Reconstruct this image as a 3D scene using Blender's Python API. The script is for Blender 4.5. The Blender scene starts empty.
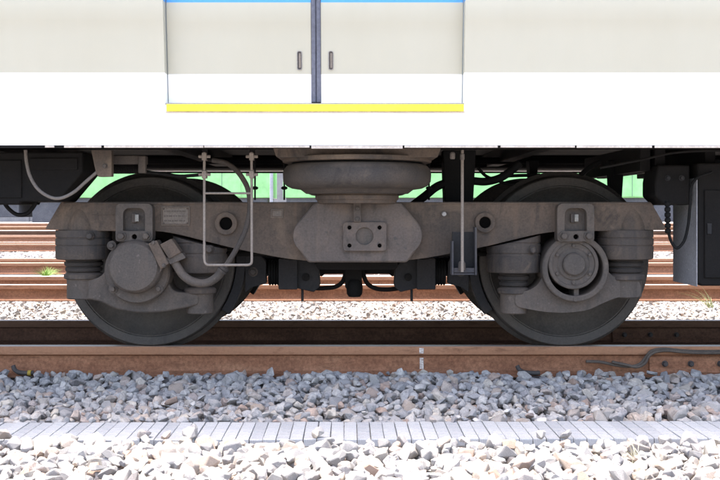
import bpy, bmesh, math, random
import numpy as np
from mathutils import Vector, Matrix
random.seed(7); rng = np.random.default_rng(11)
R = math.radians

# ---------------------------------------------------------------- camera, sky, sun, exposure
S = bpy.context.scene
COL = S.collection
CAM_Y, CAM_H = -5.4, 0.687           # metres: distance from the track centre line, height above rail top
FPX, VX, VY = 946.0, 357.0, 211.0    # focal length and eye-level point in 720x480 photo pixels
cd = bpy.data.cameras.new('camera'); cam = bpy.data.objects.new('camera', cd); COL.objects.link(cam)
cam.location = (0, CAM_Y, CAM_H); cam.rotation_euler = (R(90), 0, 0)
cd.sensor_width = 36; cd.lens = FPX/720*36
cd.shift_x = (360-VX)/720; cd.shift_y = -(240-VY)/720
cd.clip_start = 0.05; cd.clip_end = 2000
S.camera = cam
S.render.resolution_x, S.render.resolution_y = 1024, 683

SUN_VEC = Vector((-0.16, 0.094, 1.0)).normalized()      # towards the sun: very high, a little behind the train
elev = math.asin(SUN_VEC.z); azim = math.atan2(SUN_VEC.x, SUN_VEC.y)
W = bpy.data.worlds.new('World'); S.world = W; W.use_nodes = True
nt = W.node_tree; bg = nt.nodes['Background']
sky = nt.nodes.new('ShaderNodeTexSky'); sky.sky_type = 'NISHITA'; sky.sun_disc = False
sky.sun_elevation = elev; sky.sun_rotation = azim
sky.air_density = 1.0; sky.dust_density = 5.0; sky.ozone_density = 0.4
nt.links.new(sky.outputs[0], bg.inputs[0]); bg.inputs[1].default_value = 0.15
sd = bpy.data.lights.new('sun', 'SUN'); sd.energy = 2.0; sd.angle = R(0.53); sd.color = (1.0, 0.955, 0.88)
sun = bpy.data.objects.new('sun', sd); COL.objects.link(sun); sun.location = (0, 0, 20)
sun.rotation_euler = SUN_VEC.to_track_quat('Z', 'Y').to_euler()
vs = S.view_settings
S.display_settings.display_device = 'sRGB'
vs.view_transform = 'Standard'; vs.look = 'None'; vs.gamma = 1; vs.use_curve_mapping = False
vs.exposure = 2.5
S.cycles.use_denoising = True
S.cycles.max_bounces = 8; S.cycles.diffuse_bounces = 5

# ---------------------------------------------------------------- helpers
def at(px, py, Y):
    """photo pixel seen at depth plane Y -> (X, Z) in metres"""
    s = FPX/(Y-CAM_Y)
    return ((px-VX)/s, CAM_H-(py-VY)/s)
def P3(px, py, Y):
    x, z = at(px, py, Y); return (x, Y, z)
def mm(n, Y): return n*(Y-CAM_Y)/FPX          # n photo pixels at depth Y in metres
def poly(pts, Y): return [at(a, b, Y) for a, b in pts]

def round_poly(pts, r, seg=5):
    out = []; n = len(pts)
    rs = r if isinstance(r, (list, tuple)) else [r]*n
    for i in range(n):
        p = Vector(pts[i]); a = Vector(pts[i-1]); b = Vector(pts[(i+1) % n])
        rr = rs[i]
        va = (a-p); vb = (b-p); la, lb = va.length, vb.length
        if rr <= 0 or la < 1e-9 or lb < 1e-9: out.append(tuple(p)); continue
        va /= la; vb /= lb
        d = min(rr, la*0.48, lb*0.48)
        p0 = p+va*d; p1 = p+vb*d
        for k in range(seg+1):
            t = k/seg
            q = p0*(1-t)**2+p*2*t*(1-t)+p1*t*t
            out.append(tuple(q))
    return out
def circle(cx, cz, r, n=32, a0=0.0):
    return [(cx+r*math.cos(a0+2*math.pi*k/n), cz+r*math.sin(a0+2*math.pi*k/n)) for k in range(n)]
def rrect(x0, z0, x1, z1, r, seg=5): return round_poly([(x0, z0), (x1, z0), (x1, z1), (x0, z1)], r, seg)
def spline(pts, n=8):
    p = [Vector(q) for q in pts]; p = [p[0]*2-p[1]]+p+[p[-1]*2-p[-2]]
    out = []
    for i in range(1, len(p)-2):
        for k in range(n):
            t = k/n
            out.append(0.5*((2*p[i])+(-p[i-1]+p[i+1])*t+(2*p[i-1]-5*p[i]+4*p[i+1]-p[i+2])*t*t+(-p[i-1]+3*p[i]-3*p[i+1]+p[i+2])*t**3))
    out.append(p[-2]); return out

class MB:
    def __init__(self): self.bm = bmesh.new()
    def box(self, c0, c1, mat=None):
        x0, y0, z0 = c0; x1, y1, z1 = c1
        v = [self.bm.verts.new(p) for p in ((x0,y0,z0),(x1,y0,z0),(x1,y1,z0),(x0,y1,z0),(x0,y0,z1),(x1,y0,z1),(x1,y1,z1),(x0,y1,z1))]
        for f in ((0,3,2,1),(4,5,6,7),(0,1,5,4),(1,2,6,5),(2,3,7,6),(3,0,4,7)): self.bm.faces.new([v[i] for i in f])
        return self
    def prism(self, outer, y0, y1, holes=()):
        """outline in X,Z extruded from y0 (front) to y1 (back)"""
        bm = self.bm
        loops = [outer]+list(holes)
        fronts = [[bm.verts.new((x, y0, z)) for x, z in l] for l in loops]
        backs = [[bm.verts.new((x, y1, z)) for x, z in l] for l in loops]
        new = []
        for fl, bl in zip(fronts, backs):
            n = len(fl)
            for i in range(n): new.append(bm.faces.new((fl[i], fl[(i+1) % n], bl[(i+1) % n], bl[i])))
        if not holes:
            new += [bm.faces.new(fronts[0]), bm.faces.new(backs[0])]
        else:
            for L in (fronts, backs):
                es = []
                for l in L:
                    for i in range(len(l)):
                        e = bm.edges.get((l[i], l[(i+1) % len(l)])); es.append(e)
                r = bmesh.ops.triangle_fill(bm, use_beauty=True, use_dissolve=False, edges=es)
                new += [g for g in r['geom'] if isinstance(g, bmesh.types.BMFace)]
        bmesh.ops.recalc_face_normals(bm, faces=new)
        return self
    def prism_x(self, prof, x0, x1):
        """outline in Y,Z extruded along X"""
        bm = self.bm
        a = [bm.verts.new((x0, y, z)) for y, z in prof]; b = [bm.verts.new((x1, y, z)) for y, z in prof]
        n = len(a); new = [bm.faces.new((a[i], a[(i+1) % n], b[(i+1) % n], b[i])) for i in range(n)]
        new += [bm.faces.new(a), bm.faces.new(b)]
        bmesh.ops.recalc_face_normals(bm, faces=new); return self
    def lathe(self, prof, c, axis='Y', n=48, closed=False):
        """prof: list of (along, radius); c: centre; open ends with radius>0 are capped"""
        bm = self.bm; rings = []
        for a, r in prof:
            ring = []
            for k in range(n):
                t = 2*math.pi*k/n
                u, w = r*math.cos(t), r*math.sin(t)
                if axis == 'Y': p = (c[0]+u, c[1]+a, c[2]+w)
                elif axis == 'Z': p = (c[0]+u, c[1]+w, c[2]+a)
                else: p = (c[0]+a, c[1]+u, c[2]+w)
                ring.append(bm.verts.new(p))
            rings.append(ring)
        new = []
        m = len(rings)
        for i in range(m if closed else m-1):
            A, B = rings[i], rings[(i+1) % m]
            for k in range(n): new.append(bm.faces.new((A[k], A[(k+1) % n], B[(k+1) % n], B[k])))
        if not closed:
            new += [bm.faces.new(rings[0]), bm.faces.new(rings[-1])]
        bmesh.ops.recalc_face_normals(bm, faces=new); return self
    def cyl(self, p0, p1, r, n=20, r1=None):
        self.tube([p0, p1], r, n, r1=r1); return self
    def tube(self, pts, r, n=12, r1=None):
        bm = self.bm; pts = [Vector(p) for p in pts]; rings = []; up = None
        for i, p in enumerate(pts):
            d = (pts[min(i+1, len(pts)-1)]-pts[max(i-1, 0)]).normalized()
            if up is None:
                up = Vector((0, 0, 1)) if abs(d.z) < .9 else Vector((1, 0, 0))
            u = d.cross(up).normalized(); w = u.cross(d).normalized(); up = w
            rr = r if r1 is None else r+(r1-r)*i/(len(pts)-1)
            rings.append([bm.verts.new(p+u*rr*math.cos(2*math.pi*k/n)+w*rr*math.sin(2*math.pi*k/n)) for k in range(n)])
        new = []
        for A, B in zip(rings, rings[1:]):
            for k in range(n): new.append(bm.faces.new((A[k], A[(k+1) % n], B[(k+1) % n], B[k])))
        new += [bm.faces.new(rings[0]), bm.faces.new(rings[-1])]
        bmesh.ops.recalc_face_normals(bm, faces=new); return self
    def hexbolt(self, x, y, z, r, h=0.02):
        """bolt head on a face looking towards -Y, base at y"""
        self.lathe([(0.002, r*1.35), (-h*0.22, r*1.35)], (x, y, z), 'Y', 16)
        self.lathe([(-h*0.2, r), (-h*0.85, r), (-h, r*0.82)], (x, y, z), 'Y', 6)
        return self
    def build(self, name, mat, parent=None, bevel=0.0, seg=2, angle=32):
        me = bpy.data.meshes.new(name)
        for f in self.bm.faces: f.smooth = True
        self.bm.to_mesh(me); self.bm.free()
        o = bpy.data.objects.new(name, me); COL.objects.link(o)
        if mat is not None: me.materials.append(mat)
        me.set_sharp_from_angle(angle=R(angle))
        if parent is not None:
            o.parent = parent; off = root_off(parent)
            me.transform(Matrix.Translation(-off))
        if bevel > 0:
            m = o.modifiers.new('bevel', 'BEVEL'); m.width = bevel; m.segments = seg; m.limit_method = 'ANGLE'; m.angle_limit = R(40)
            m.use_clamp_overlap = True
        return o
def root_off(o):
    v = Vector((0, 0, 0))
    while o is not None:
        v += o.location; o = o.parent
    return v
def tag(o, label, cat, group=None):
    o['label'] = label; o['category'] = cat
    if group: o['group'] = group
    return o
def thing(name, label, cat, loc=(0, 0, 0), group=None):
    o = bpy.data.objects.new(name, None); COL.objects.link(o); o.location = loc; o.empty_display_size = .1
    return tag(o, label, cat, group)
def lab(o, text): o['label'] = text; return o

# ---------------------------------------------------------------- materials
def newmat(name):
    m = bpy.data.materials.new(name); m.use_nodes = True
    return m, m.node_tree, m.node_tree.nodes['Principled BSDF']
def N(nt, t, **kw):
    n = nt.nodes.new(t)
    for k, v in kw.items():
        if k.startswith('i_'): n.inputs[k[2:].replace('_', ' ')].default_value = v
        else: setattr(n, k, v)
    return n
def c4(c): return (c[0], c[1], c[2], 1)
def ramp(nt, fac, stops):
    r = N(nt, 'ShaderNodeValToRGB'); e = r.color_ramp.elements
    while len(e) > 1: e.remove(e[-1])
    e[0].position, e[0].color = stops[0][0], c4(stops[0][1])
    for p, c in stops[1:]:
        k = e.new(p); k.color = c4(c)
    nt.links.new(fac, r.inputs[0]); return r.outputs[0]
def mixc(nt, fac, a, b, mode='MIX'):
    m = N(nt, 'ShaderNodeMix', data_type='RGBA', blend_type=mode)
    for sock, v in ((m.inputs[0], fac), (m.inputs[6], a), (m.inputs[7], b)):
        if hasattr(v, 'links'): nt.links.new(v, sock)
        elif isinstance(v, (int, float)): sock.default_value = v
        else: sock.default_value = c4(v)
    return m.outputs[2]
def worn(name, a, b, scale=6, rough=.8, metal=0.0, bump=.15, fine=90, streak=None, speck=None, dust=None, spec=.3, stain=None, patch=None):
    """paint or metal with blotches, fine grain, optional vertical streaks, specks and settled dust on upward faces"""
    m, nt, p = newmat(name); L = nt.links
    co = N(nt, 'ShaderNodeTexCoord').outputs['Object']
    n1 = N(nt, 'ShaderNodeTexNoise', i_Scale=scale, i_Detail=7.0, i_Roughness=.62); L.new(co, n1.inputs['Vector'])
    col = ramp(nt, n1.outputs[0], [(.3, a), (.7, b)])
    n2 = N(nt, 'ShaderNodeTexNoise', i_Scale=fine, i_Detail=4.0, i_Roughness=.6); L.new(co, n2.inputs['Vector'])
    g = ramp(nt, n2.outputs[0], [(.3, (.78,)*3), (.72, (1.16,)*3)])
    col = mixc(nt, 1.0, col, g, 'MULTIPLY')
    if streak:
        mp = N(nt, 'ShaderNodeMapping'); mp.inputs['Scale'].default_value = (26, 26, 1.6); L.new(co, mp.inputs['Vector'])
        n3 = N(nt, 'ShaderNodeTexNoise', i_Scale=1.0, i_Detail=4.0); L.new(mp.outputs[0], n3.inputs['Vector'])
        f = ramp(nt, n3.outputs[0], [(.5, (0,)*3), (.78, (streak[3],)*3)])
        col = mixc(nt, f, col, streak[:3])
    if speck:
        v = N(nt, 'ShaderNodeTexNoise', i_Scale=speck[3], i_Detail=2.0); L.new(co, v.inputs['Vector'])
        f = ramp(nt, v.outputs[0], [(.66, (0,)*3), (.72, (.8,)*3)])
        col = mixc(nt, f, col, speck[:3])
    if patch:      # caked dust with a ragged outline
        q1 = N(nt, 'ShaderNodeTexNoise', i_Scale=patch[4], i_Detail=9.0, i_Roughness=.72, i_Distortion=.6); L.new(co, q1.inputs['Vector'])
        col = mixc(nt, ramp(nt, q1.outputs[0], [(.54, (0,)*3), (.66, (patch[3],)*3)]), col, patch[:3])
    if stain:      # grease and soot runs
        mq = N(nt, 'ShaderNodeMapping'); mq.inputs['Scale'].default_value = (1, 1, .45); mq.inputs['Location'].default_value = (3.1, 1.7, .4); L.new(co, mq.inputs['Vector'])
        q2 = N(nt, 'ShaderNodeTexNoise', i_Scale=stain[4], i_Detail=8.0, i_Roughness=.7, i_Distortion=.9); L.new(mq.outputs[0], q2.inputs['Vector'])
        col = mixc(nt, ramp(nt, q2.outputs[0], [(.55, (0,)*3), (.68, (stain[3],)*3)]), col, stain[:3])
    if dust:
        ge = N(nt, 'ShaderNodeNewGeometry'); sx = N(nt, 'ShaderNodeSeparateXYZ'); L.new(ge.outputs['Normal'], sx.inputs[0])
        ml = N(nt, 'ShaderNodeMath', operation='MULTIPLY_ADD'); L.new(sx.outputs[2], ml.inputs[0]); ml.inputs[1].default_value = .55
        L.new(n1.outputs[0], ml.inputs[2])
        f = ramp(nt, ml.outputs[0], [(.62, (0,)*3), (1.0, (dust[3],)*3)])
        col = mixc(nt, f, col, dust[:3])
    L.new(col, p.inputs['Base Color'])
    rr = N(nt, 'ShaderNodeMapRange'); rr.inputs[3].default_value = max(.05, rough-.1); rr.inputs[4].default_value = min(1, rough+.1)
    L.new(n1.outputs[0], rr.inputs[0]); L.new(rr.outputs[0], p.inputs['Roughness'])
    p.inputs['Metallic'].default_value = metal
    p.inputs['Specular IOR Level'].default_value = spec
    if bump:
        b_ = N(nt, 'ShaderNodeBump'); b_.inputs['Strength'].default_value = bump; b_.inputs['Distance'].default_value = .004
        L.new(n2.outputs[0], b_.inputs['Height']); L.new(b_.outputs[0], p.inputs['Normal'])
    return m

BROWN = (.175, .135, .108)
M = {}
M['frame'] = worn('dusty_frame_paint', (.046, .039, .034), (.116, .085, .064), 3.2, .78, 0, .2, 120, streak=(.125, .088, .062, .6), dust=(.125, .092, .068, .6), stain=(.022, .020, .019, .75, 7), patch=(.150, .112, .080, .6, 5))
M['box'] = worn('dusty_axle_box_paint', (.052, .047, .043), (.098, .079, .065), 3.6, .72, 0, .22, 120, streak=(.105, .080, .063, .45), speck=(.12, .10, .085, 38), dust=(.13, .10, .08, .6), stain=(.026, .024, .023, .55, 9), patch=(.125, .100, .080, .4, 8))
M['plate'] = worn('dusty_bolster_paint', (.062, .053, .048), (.118, .093, .078), 3.0, .72, 0, .18, 110, streak=(.13, .098, .075, .5), speck=(.055, .05, .048, 24), dust=(.14, .108, .085, .6), stain=(.028, .025, .023, .6, 9), patch=(.135, .100, .076, .5, 6))
M['nameplate'] = worn('nameplate_metal', (.115, .098, .083), (.155, .128, .105), 14, .6, .2, .2, 140)
M['rubber_grey'] = worn('dusty_rubber', (.046, .041, .038), (.074, .060, .050), 6, .85, 0, .25, 160, dust=(.13, .105, .085, .7), stain=(.018, .017, .017, .6, 10), patch=(.110, .085, .066, .5, 7))
M['spring'] = worn('dusty_spring_steel', (.030, .029, .029), (.074, .059, .049), 4, .72, 0, .2, 130, streak=(.125, .093, .07, .55), dust=(.13, .10, .08, .6), stain=(.018, .018, .019, .75, 12), patch=(.125, .095, .072, .55, 9))
M['dark'] = worn('dark_underframe_paint', (.006, .0056, .0056), (.012, .0108, .0102), 5, .8, 0, .15, 120, dust=(.03, .025, .021, .35), spec=.15)
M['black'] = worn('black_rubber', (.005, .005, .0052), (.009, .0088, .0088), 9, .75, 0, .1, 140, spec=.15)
M['brake'] = worn('dark_brake_iron', (.013, .0135, .0155), (.024, .023, .0235), 8, .78, 0, .3, 100, dust=(.075, .062, .052, .5))
M['wheel'] = worn('wheel_steel', (.050, .046, .042), (.078, .069, .060), 5, .62, .15, .12, 90, streak=(.08, .066, .055, .25), stain=(.024, .023, .023, .5, 7), patch=(.085, .068, .055, .35, 6))
M['steel'] = worn('grey_steel', (.26, .25, .24), (.34, .32, .30), 9, .5, .5, .1, 120)
M['panel_grey'] = worn('pale_grey_panel', (.22, .22, .235), (.29, .29, .305), 6, .6, .05, .15, 110, speck=(.40, .38, .35, 45))  # paler grey than the box it closes
M['guard'] = worn('beige_rod_paint', (.185, .155, .13), (.24, .205, .175), 12, .7, 0, .15, 140)
M['cable'] = worn('dusty_cable', (.12, .105, .095), (.16, .14, .125), 14, .8, 0, .2, 150)
M['bluegrey'] = worn('blue_grey_bracket_paint', (.036, .036, .043), (.060, .058, .062), 8, .65, .1, .2, 120, streak=(.11, .09, .07, .4), dust=(.13, .10, .08, .5))
M['neck'] = worn('dark_laminated_rubber', (.018, .017, .017), (.040, .034, .030), 9, .85, 0, .2, 140, dust=(.11, .085, .068, .6))
M['hole'] = worn('painted_hole_shade', (.003, .003, .003), (.006, .0055, .005), 9, .9, 0, .1, 90, spec=0)  # near-black colour stands in for the shade inside open holes
M['tag'] = worn('pale_indicator', (.17, .165, .15), (.25, .24, .215), 60, .5, 0, .05, 120)
M['yellow'] = worn('yellow_strip', (.80, .66, .03), (.86, .73, .05), 3, .45, 0, .05, 60, spec=.5)
M['dull_yellow'] = worn('dull_yellow_insulator', (.30, .20, .03), (.45, .31, .05), 40, .7, 0, .2, 120)
M['seal'] = worn('grey_door_rubber', (.10, .105, .135), (.125, .13, .165), 3, .6, 0, .05, 80)
M['edge'] = worn('bare_sill_metal', (.42, .36, .31), (.62, .56, .50), 12, .5, .2, .1, 100)
M['bond'] = worn('dusty_bond_cable', (.085, .068, .055), (.125, .10, .08), 16, .85, 0, .3, 160)
M['paintmark'] = worn('white_paint_mark', (.26, .17, .12), (.85, .80, .74), 90, .7, 0, .1, 200)
M['clip'] = worn('dark_rail_clip', (.05, .045, .045), (.09, .075, .065), 20, .7, .2, .2, 140)
M['lid'] = worn('pale_trough_lid', (.32, .325, .335), (.38, .382, .39), 5, .85, 0, .12, 180, stain=(.19, .185, .18, .5, 16))
def _lid():
    nt = M['lid'].node_tree; p = nt.nodes['Principled BSDF']; src = p.inputs['Base Color'].links[0].from_socket
    oi = N(nt, 'ShaderNodeObjectInfo')
    c = mixc(nt, 1.0, src, ramp(nt, oi.outputs['Random'], [(0, (.88, .88, .89)), (.5, (1.0, 1.0, 1.0)), (1, (1.07, 1.06, 1.05))]), 'MULTIPLY'); nt.links.new(c, p.inputs['Base Color'])
_lid()
M['trough'] = worn('pale_trough_body', (.36, .36, .37), (.44, .44, .44), 5, .9, 0, .2, 120)
M['grey_post'] = worn('grey_painted_post', (.30, .31, .34), (.38, .39, .42), 4, .7, 0, .05, 60)
M['concrete'] = worn('pale_concrete', (.17, .165, .17), (.24, .235, .24), 1.2, .9, 0, .2, 30, streak=(.13, .12, .115, .5))
M['green'] = worn('pale_green_paint', (.28, .60, .245), (.295, .62, .26), .8, .5, 0, 0, 3, spec=.4)
M['far_under'] = worn('far_underfloor_paint', (.07, .072, .085), (.12, .12, .13), 3, .8, 0, .1, 30)
M['grass'] = worn('pale_green_grass', (.12, .22, .04), (.22, .33, .08), 20, .7, 0, 0, 60)
M['drygreen'] = worn('pale_dry_green_grass', (.26, .30, .13), (.42, .43, .24), 20, .8, 0, 0, 60)
M['drygrass'] = worn('dry_grass', (.50, .47, .34), (.66, .62, .48), 20, .8, 0, 0, 60)

def car_paint():
    """white below, ivory above, light blue above that: bands of paint by height, a soft gloss, faint road dust"""
    m, nt, p = newmat('banded_car_paint'); L = nt.links
    co = N(nt, 'ShaderNodeTexCoord').outputs['Object']
    sx = N(nt, 'ShaderNodeSeparateXYZ'); L.new(co, sx.inputs[0])
    def step(z):
        g = N(nt, 'ShaderNodeMath', operation='GREATER_THAN'); L.new(sx.outputs[2], g.inputs[0]); g.inputs[1].default_value = z; return g.outputs[0]
    n = N(nt, 'ShaderNodeTexNoise', i_Scale=1.6, i_Detail=5.0); L.new(co, n.inputs['Vector'])
    ivory = ramp(nt, n.outputs[0], [(.3, (.425, .405, .325)), (.7, (.445, .425, .345))])
    white = ramp(nt, n.outputs[0], [(.3, (.80, .79, .77)), (.7, (.84, .835, .82))])
    c = mixc(nt, step(1.272), white, ivory)
    c = mixc(nt, step(1.571), c, (.08, .30, .62))
    c = mixc(nt, step(1.80), c, (.80, .79, .77))
    mp = N(nt, 'ShaderNodeMapping'); mp.inputs['Scale'].default_value = (5, 5, .5); L.new(co, mp.inputs['Vector'])
    n2 = N(nt, 'ShaderNodeTexNoise', i_Scale=2.0, i_Detail=6.0, i_Roughness=.65); L.new(mp.outputs[0], n2.inputs['Vector'])
    d = ramp(nt, n2.outputs[0], [(.35, (1, 1, 1)), (.8, (.975, .97, .96))])
    c = mixc(nt, 1.0, c, d, 'MULTIPLY')
    L.new(c, p.inputs['Base Color']); p.inputs['Roughness'].default_value = .38
    p.inputs['Specular IOR Level'].default_value = .4
    n3 = N(nt, 'ShaderNodeTexNoise', i_Scale=1.1, i_Detail=1.0); L.new(co, n3.inputs['Vector'])
    b_ = N(nt, 'ShaderNodeBump'); b_.inputs['Strength'].default_value = .25; b_.inputs['Distance'].default_value = .02
    L.new(n3.outputs[0], b_.inputs['Height']); L.new(b_.outputs[0], p.inputs['Normal'])
    return m
M['car'] = car_paint()

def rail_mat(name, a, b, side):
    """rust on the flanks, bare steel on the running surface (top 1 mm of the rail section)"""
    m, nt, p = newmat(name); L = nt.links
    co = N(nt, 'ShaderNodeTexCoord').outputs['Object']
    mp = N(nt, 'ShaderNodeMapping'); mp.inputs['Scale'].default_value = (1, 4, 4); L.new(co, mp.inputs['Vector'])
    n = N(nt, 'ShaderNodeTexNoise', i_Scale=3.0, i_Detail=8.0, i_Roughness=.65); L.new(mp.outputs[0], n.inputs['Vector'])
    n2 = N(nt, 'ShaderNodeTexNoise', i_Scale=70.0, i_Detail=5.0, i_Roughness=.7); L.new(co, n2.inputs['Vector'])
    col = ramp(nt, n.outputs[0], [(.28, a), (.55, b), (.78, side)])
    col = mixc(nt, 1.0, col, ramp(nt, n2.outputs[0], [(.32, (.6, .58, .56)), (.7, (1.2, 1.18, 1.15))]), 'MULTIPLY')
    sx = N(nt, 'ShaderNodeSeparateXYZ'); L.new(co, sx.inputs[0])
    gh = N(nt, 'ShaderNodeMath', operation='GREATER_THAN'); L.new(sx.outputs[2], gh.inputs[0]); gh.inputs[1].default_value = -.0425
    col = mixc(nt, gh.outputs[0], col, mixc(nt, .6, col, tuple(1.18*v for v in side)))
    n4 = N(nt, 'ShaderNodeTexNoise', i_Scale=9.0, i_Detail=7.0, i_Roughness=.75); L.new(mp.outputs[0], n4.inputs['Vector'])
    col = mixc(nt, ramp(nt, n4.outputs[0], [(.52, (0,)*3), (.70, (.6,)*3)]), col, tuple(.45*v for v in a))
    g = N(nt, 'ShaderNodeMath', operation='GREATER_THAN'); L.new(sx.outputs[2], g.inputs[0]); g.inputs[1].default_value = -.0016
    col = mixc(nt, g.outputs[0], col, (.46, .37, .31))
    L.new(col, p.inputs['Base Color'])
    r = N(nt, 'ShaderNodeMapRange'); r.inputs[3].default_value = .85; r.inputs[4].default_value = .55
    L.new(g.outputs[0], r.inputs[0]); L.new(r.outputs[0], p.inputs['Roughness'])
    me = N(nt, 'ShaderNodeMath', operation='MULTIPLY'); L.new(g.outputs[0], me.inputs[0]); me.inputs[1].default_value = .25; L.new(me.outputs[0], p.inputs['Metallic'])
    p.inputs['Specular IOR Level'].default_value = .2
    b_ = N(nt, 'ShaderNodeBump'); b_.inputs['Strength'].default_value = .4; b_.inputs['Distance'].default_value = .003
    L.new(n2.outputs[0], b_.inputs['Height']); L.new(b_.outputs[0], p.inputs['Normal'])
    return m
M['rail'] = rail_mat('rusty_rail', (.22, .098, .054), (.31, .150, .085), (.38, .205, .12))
M['rail_dark'] = rail_mat('dark_brown_rail', (.085, .044, .029), (.13, .068, .044), (.16, .09, .058))  # same rail pattern in darker brown tones
M['rail_far'] = rail_mat('bright_rusty_rail', (.20, .098, .060), (.265, .135, .085), (.31, .172, .112))

def stone_mat(name, pal, objrand):
    m, nt, p = newmat(name); L = nt.links
    ge = N(nt, 'ShaderNodeNewGeometry'); oi = N(nt, 'ShaderNodeObjectInfo')
    co = N(nt, 'ShaderNodeTexCoord').outputs['Object']
    src = oi.outputs['Random'] if objrand else ge.outputs['Random Per Island']
    col = ramp(nt, src, pal)
    n = N(nt, 'ShaderNodeTexNoise', i_Scale=38.0, i_Detail=6.0, i_Roughness=.7); L.new(co, n.inputs['Vector'])
    col = mixc(nt, 1.0, col, ramp(nt, n.outputs[0], [(.3, (.68, .68, .70)), (.7, (1.22, 1.2, 1.16))]), 'MULTIPLY')
    n2 = N(nt, 'ShaderNodeTexNoise', i_Scale=140.0, i_Detail=3.0, i_Roughness=.7); L.new(co, n2.inputs['Vector'])
    col = mixc(nt, 1.0, col, ramp(nt, n2.outputs[0], [(.34, (.82, .82, .82)), (.68, (1.14, 1.13, 1.12))]), 'MULTIPLY')
    L.new(col, p.inputs['Base Color']); p.inputs['Roughness'].default_value = .9; p.inputs['Specular IOR Level'].default_value = .2
    b_ = N(nt, 'ShaderNodeBump'); b_.inputs['Strength'].default_value = .7; b_.inputs['Distance'].default_value = .006
    L.new(n.outputs[0], b_.inputs['Height'])
    b2 = N(nt, 'ShaderNodeBump'); b2.inputs['Strength'].default_value = .4; b2.inputs['Distance'].default_value = .002
    L.new(n2.outputs[0], b2.inputs['Height']); L.new(b_.outputs[0], b2.inputs['Normal']); L.new(b2.outputs[0], p.inputs['Normal'])
    return m
PAL = [(0, (.25, .25, .26)), (.16, (.32, .318, .322)), (.30, (.205, .208, .22)), (.42, (.37, .36, .35)), (.54, (.285, .285, .29)), (.62, (.36, .30, .255)),
       (.70, (.27, .27, .28)), (.78, (.40, .37, .33)), (.85, (.23, .232, .245)), (.91, (.31, .235, .195)), (.96, (.34, .325, .31)), (1, (.44, .435, .43))]
PAL = [(p_, (c_[0]*1.17, c_[1]*1.13, c_[2]*1.085)) for p_, c_ in PAL]
M['stone'] = stone_mat('crushed_stone', PAL, True)
M['ballast'] = stone_mat('ballast_stone', PAL, False)

def ground_mat():
    m, nt, p = newmat('ground_gravel'); L = nt.links
    co = N(nt, 'ShaderNodeTexCoord').outputs['Object']
    v = N(nt, 'ShaderNodeTexVoronoi', i_Scale=17.0); L.new(co, v.inputs['Vector'])
    sp = N(nt, 'ShaderNodeSeparateColor'); L.new(v.outputs['Color'], sp.inputs[0])
    col = ramp(nt, sp.outputs[0], [(0, (.15, .15, .155)), (.4, (.26, .26, .265)), (.8, (.33, .315, .295)), (1, (.22, .175, .15))])
    n = N(nt, 'ShaderNodeTexNoise', i_Scale=.35, i_Detail=5.0); L.new(co, n.inputs['Vector'])
    col = mixc(nt, 1.0, col, ramp(nt, n.outputs[0], [(.35, (.85, .82, .78)), (.7, (1.1, 1.1, 1.1))]), 'MULTIPLY')
    L.new(col, p.inputs['Base Color']); p.inputs['Roughness'].default_value = .95
    b_ = N(nt, 'ShaderNodeBump'); b_.inputs['Strength'].default_value = .8; b_.inputs['Distance'].default_value = .03; b_.invert = True
    L.new(v.outputs['Distance'], b_.inputs['Height']); L.new(b_.outputs[0], p.inputs['Normal'])
    return m
M['ground'] = ground_mat()
def glass_mat():
    m, nt, p = newmat('far_window_glass')
    p.inputs['Base Color'].default_value = (.05, .06, .075, 1); p.inputs['Roughness'].default_value = .08; p.inputs['Specular IOR Level'].default_value = .8
    return m
M['glass'] = glass_mat()

# ---------------------------------------------------------------- ground
GZ = -.235
b = MB()
v = [b.bm.verts.new(p) for p in ((-400, -60, GZ), (400, -60, GZ), (400, 700, GZ), (-400, 700, GZ))]; b.bm.faces.new(v)
ground = b.build('ground', M['ground']); ground['kind'] = 'structure'; ground['label'] = 'pale grey gravel ground under and between the tracks'

# ---------------------------------------------------------------- rails
HEADW = .0325
RP = [(-HEADW, -.006), (-HEADW+.004, -.0012), (-HEADW*.62, -.0004), (0, 0), (HEADW*.62, -.0004), (HEADW-.004, -.0012), (HEADW, -.006), (HEADW-.001, -.038),
      (HEADW-.004, -.043), (.012, -.050), (.0078, -.062), (.0075, -.116), (.013, -.127), (.040, -.137), (.0635, -.142), (.0635, -.153),
      (-.0635, -.153), (-.0635, -.142), (-.040, -.137), (-.013, -.127), (-.0075, -.116), (-.0078, -.062), (-.012, -.050), (-HEADW+.004, -.043), (-HEADW+.001, -.038)]
def rail(y, x0, x1, label, mat, group=None):
    t = thing('rail', label, 'rail', (0, y, 0), group)
    MB().prism_x([(y+a, z) for a, z in RP], x0, x1).build('rail_bar', mat, t, 0)
    return t
GA = .566
r_near = rail(-GA, -9, 9, 'rusty rail carrying the near wheels, nearest the camera', M['rail'], 'rails of the tracks')
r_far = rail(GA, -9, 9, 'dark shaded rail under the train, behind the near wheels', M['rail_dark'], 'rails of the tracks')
TR = [4.02, 7.75, 14.9, 21.0, 26.9, 36.5, 47.0]     # centre lines of the tracks beyond
names = ['first', 'second', 'third', 'fourth', 'fifth', 'sixth', 'seventh']
for k, (yc, nm) in enumerate(zip(TR, names)):
    L_ = 9+yc*1.6
    for s, w in ((-1, 'near'), (1, 'far')):
        rail(yc+s*GA, -L_, L_, '%s sunlit rusty rail of the %s track beyond the train' % (w, nm), M['rail_far'], 'rails of the tracks')
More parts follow.
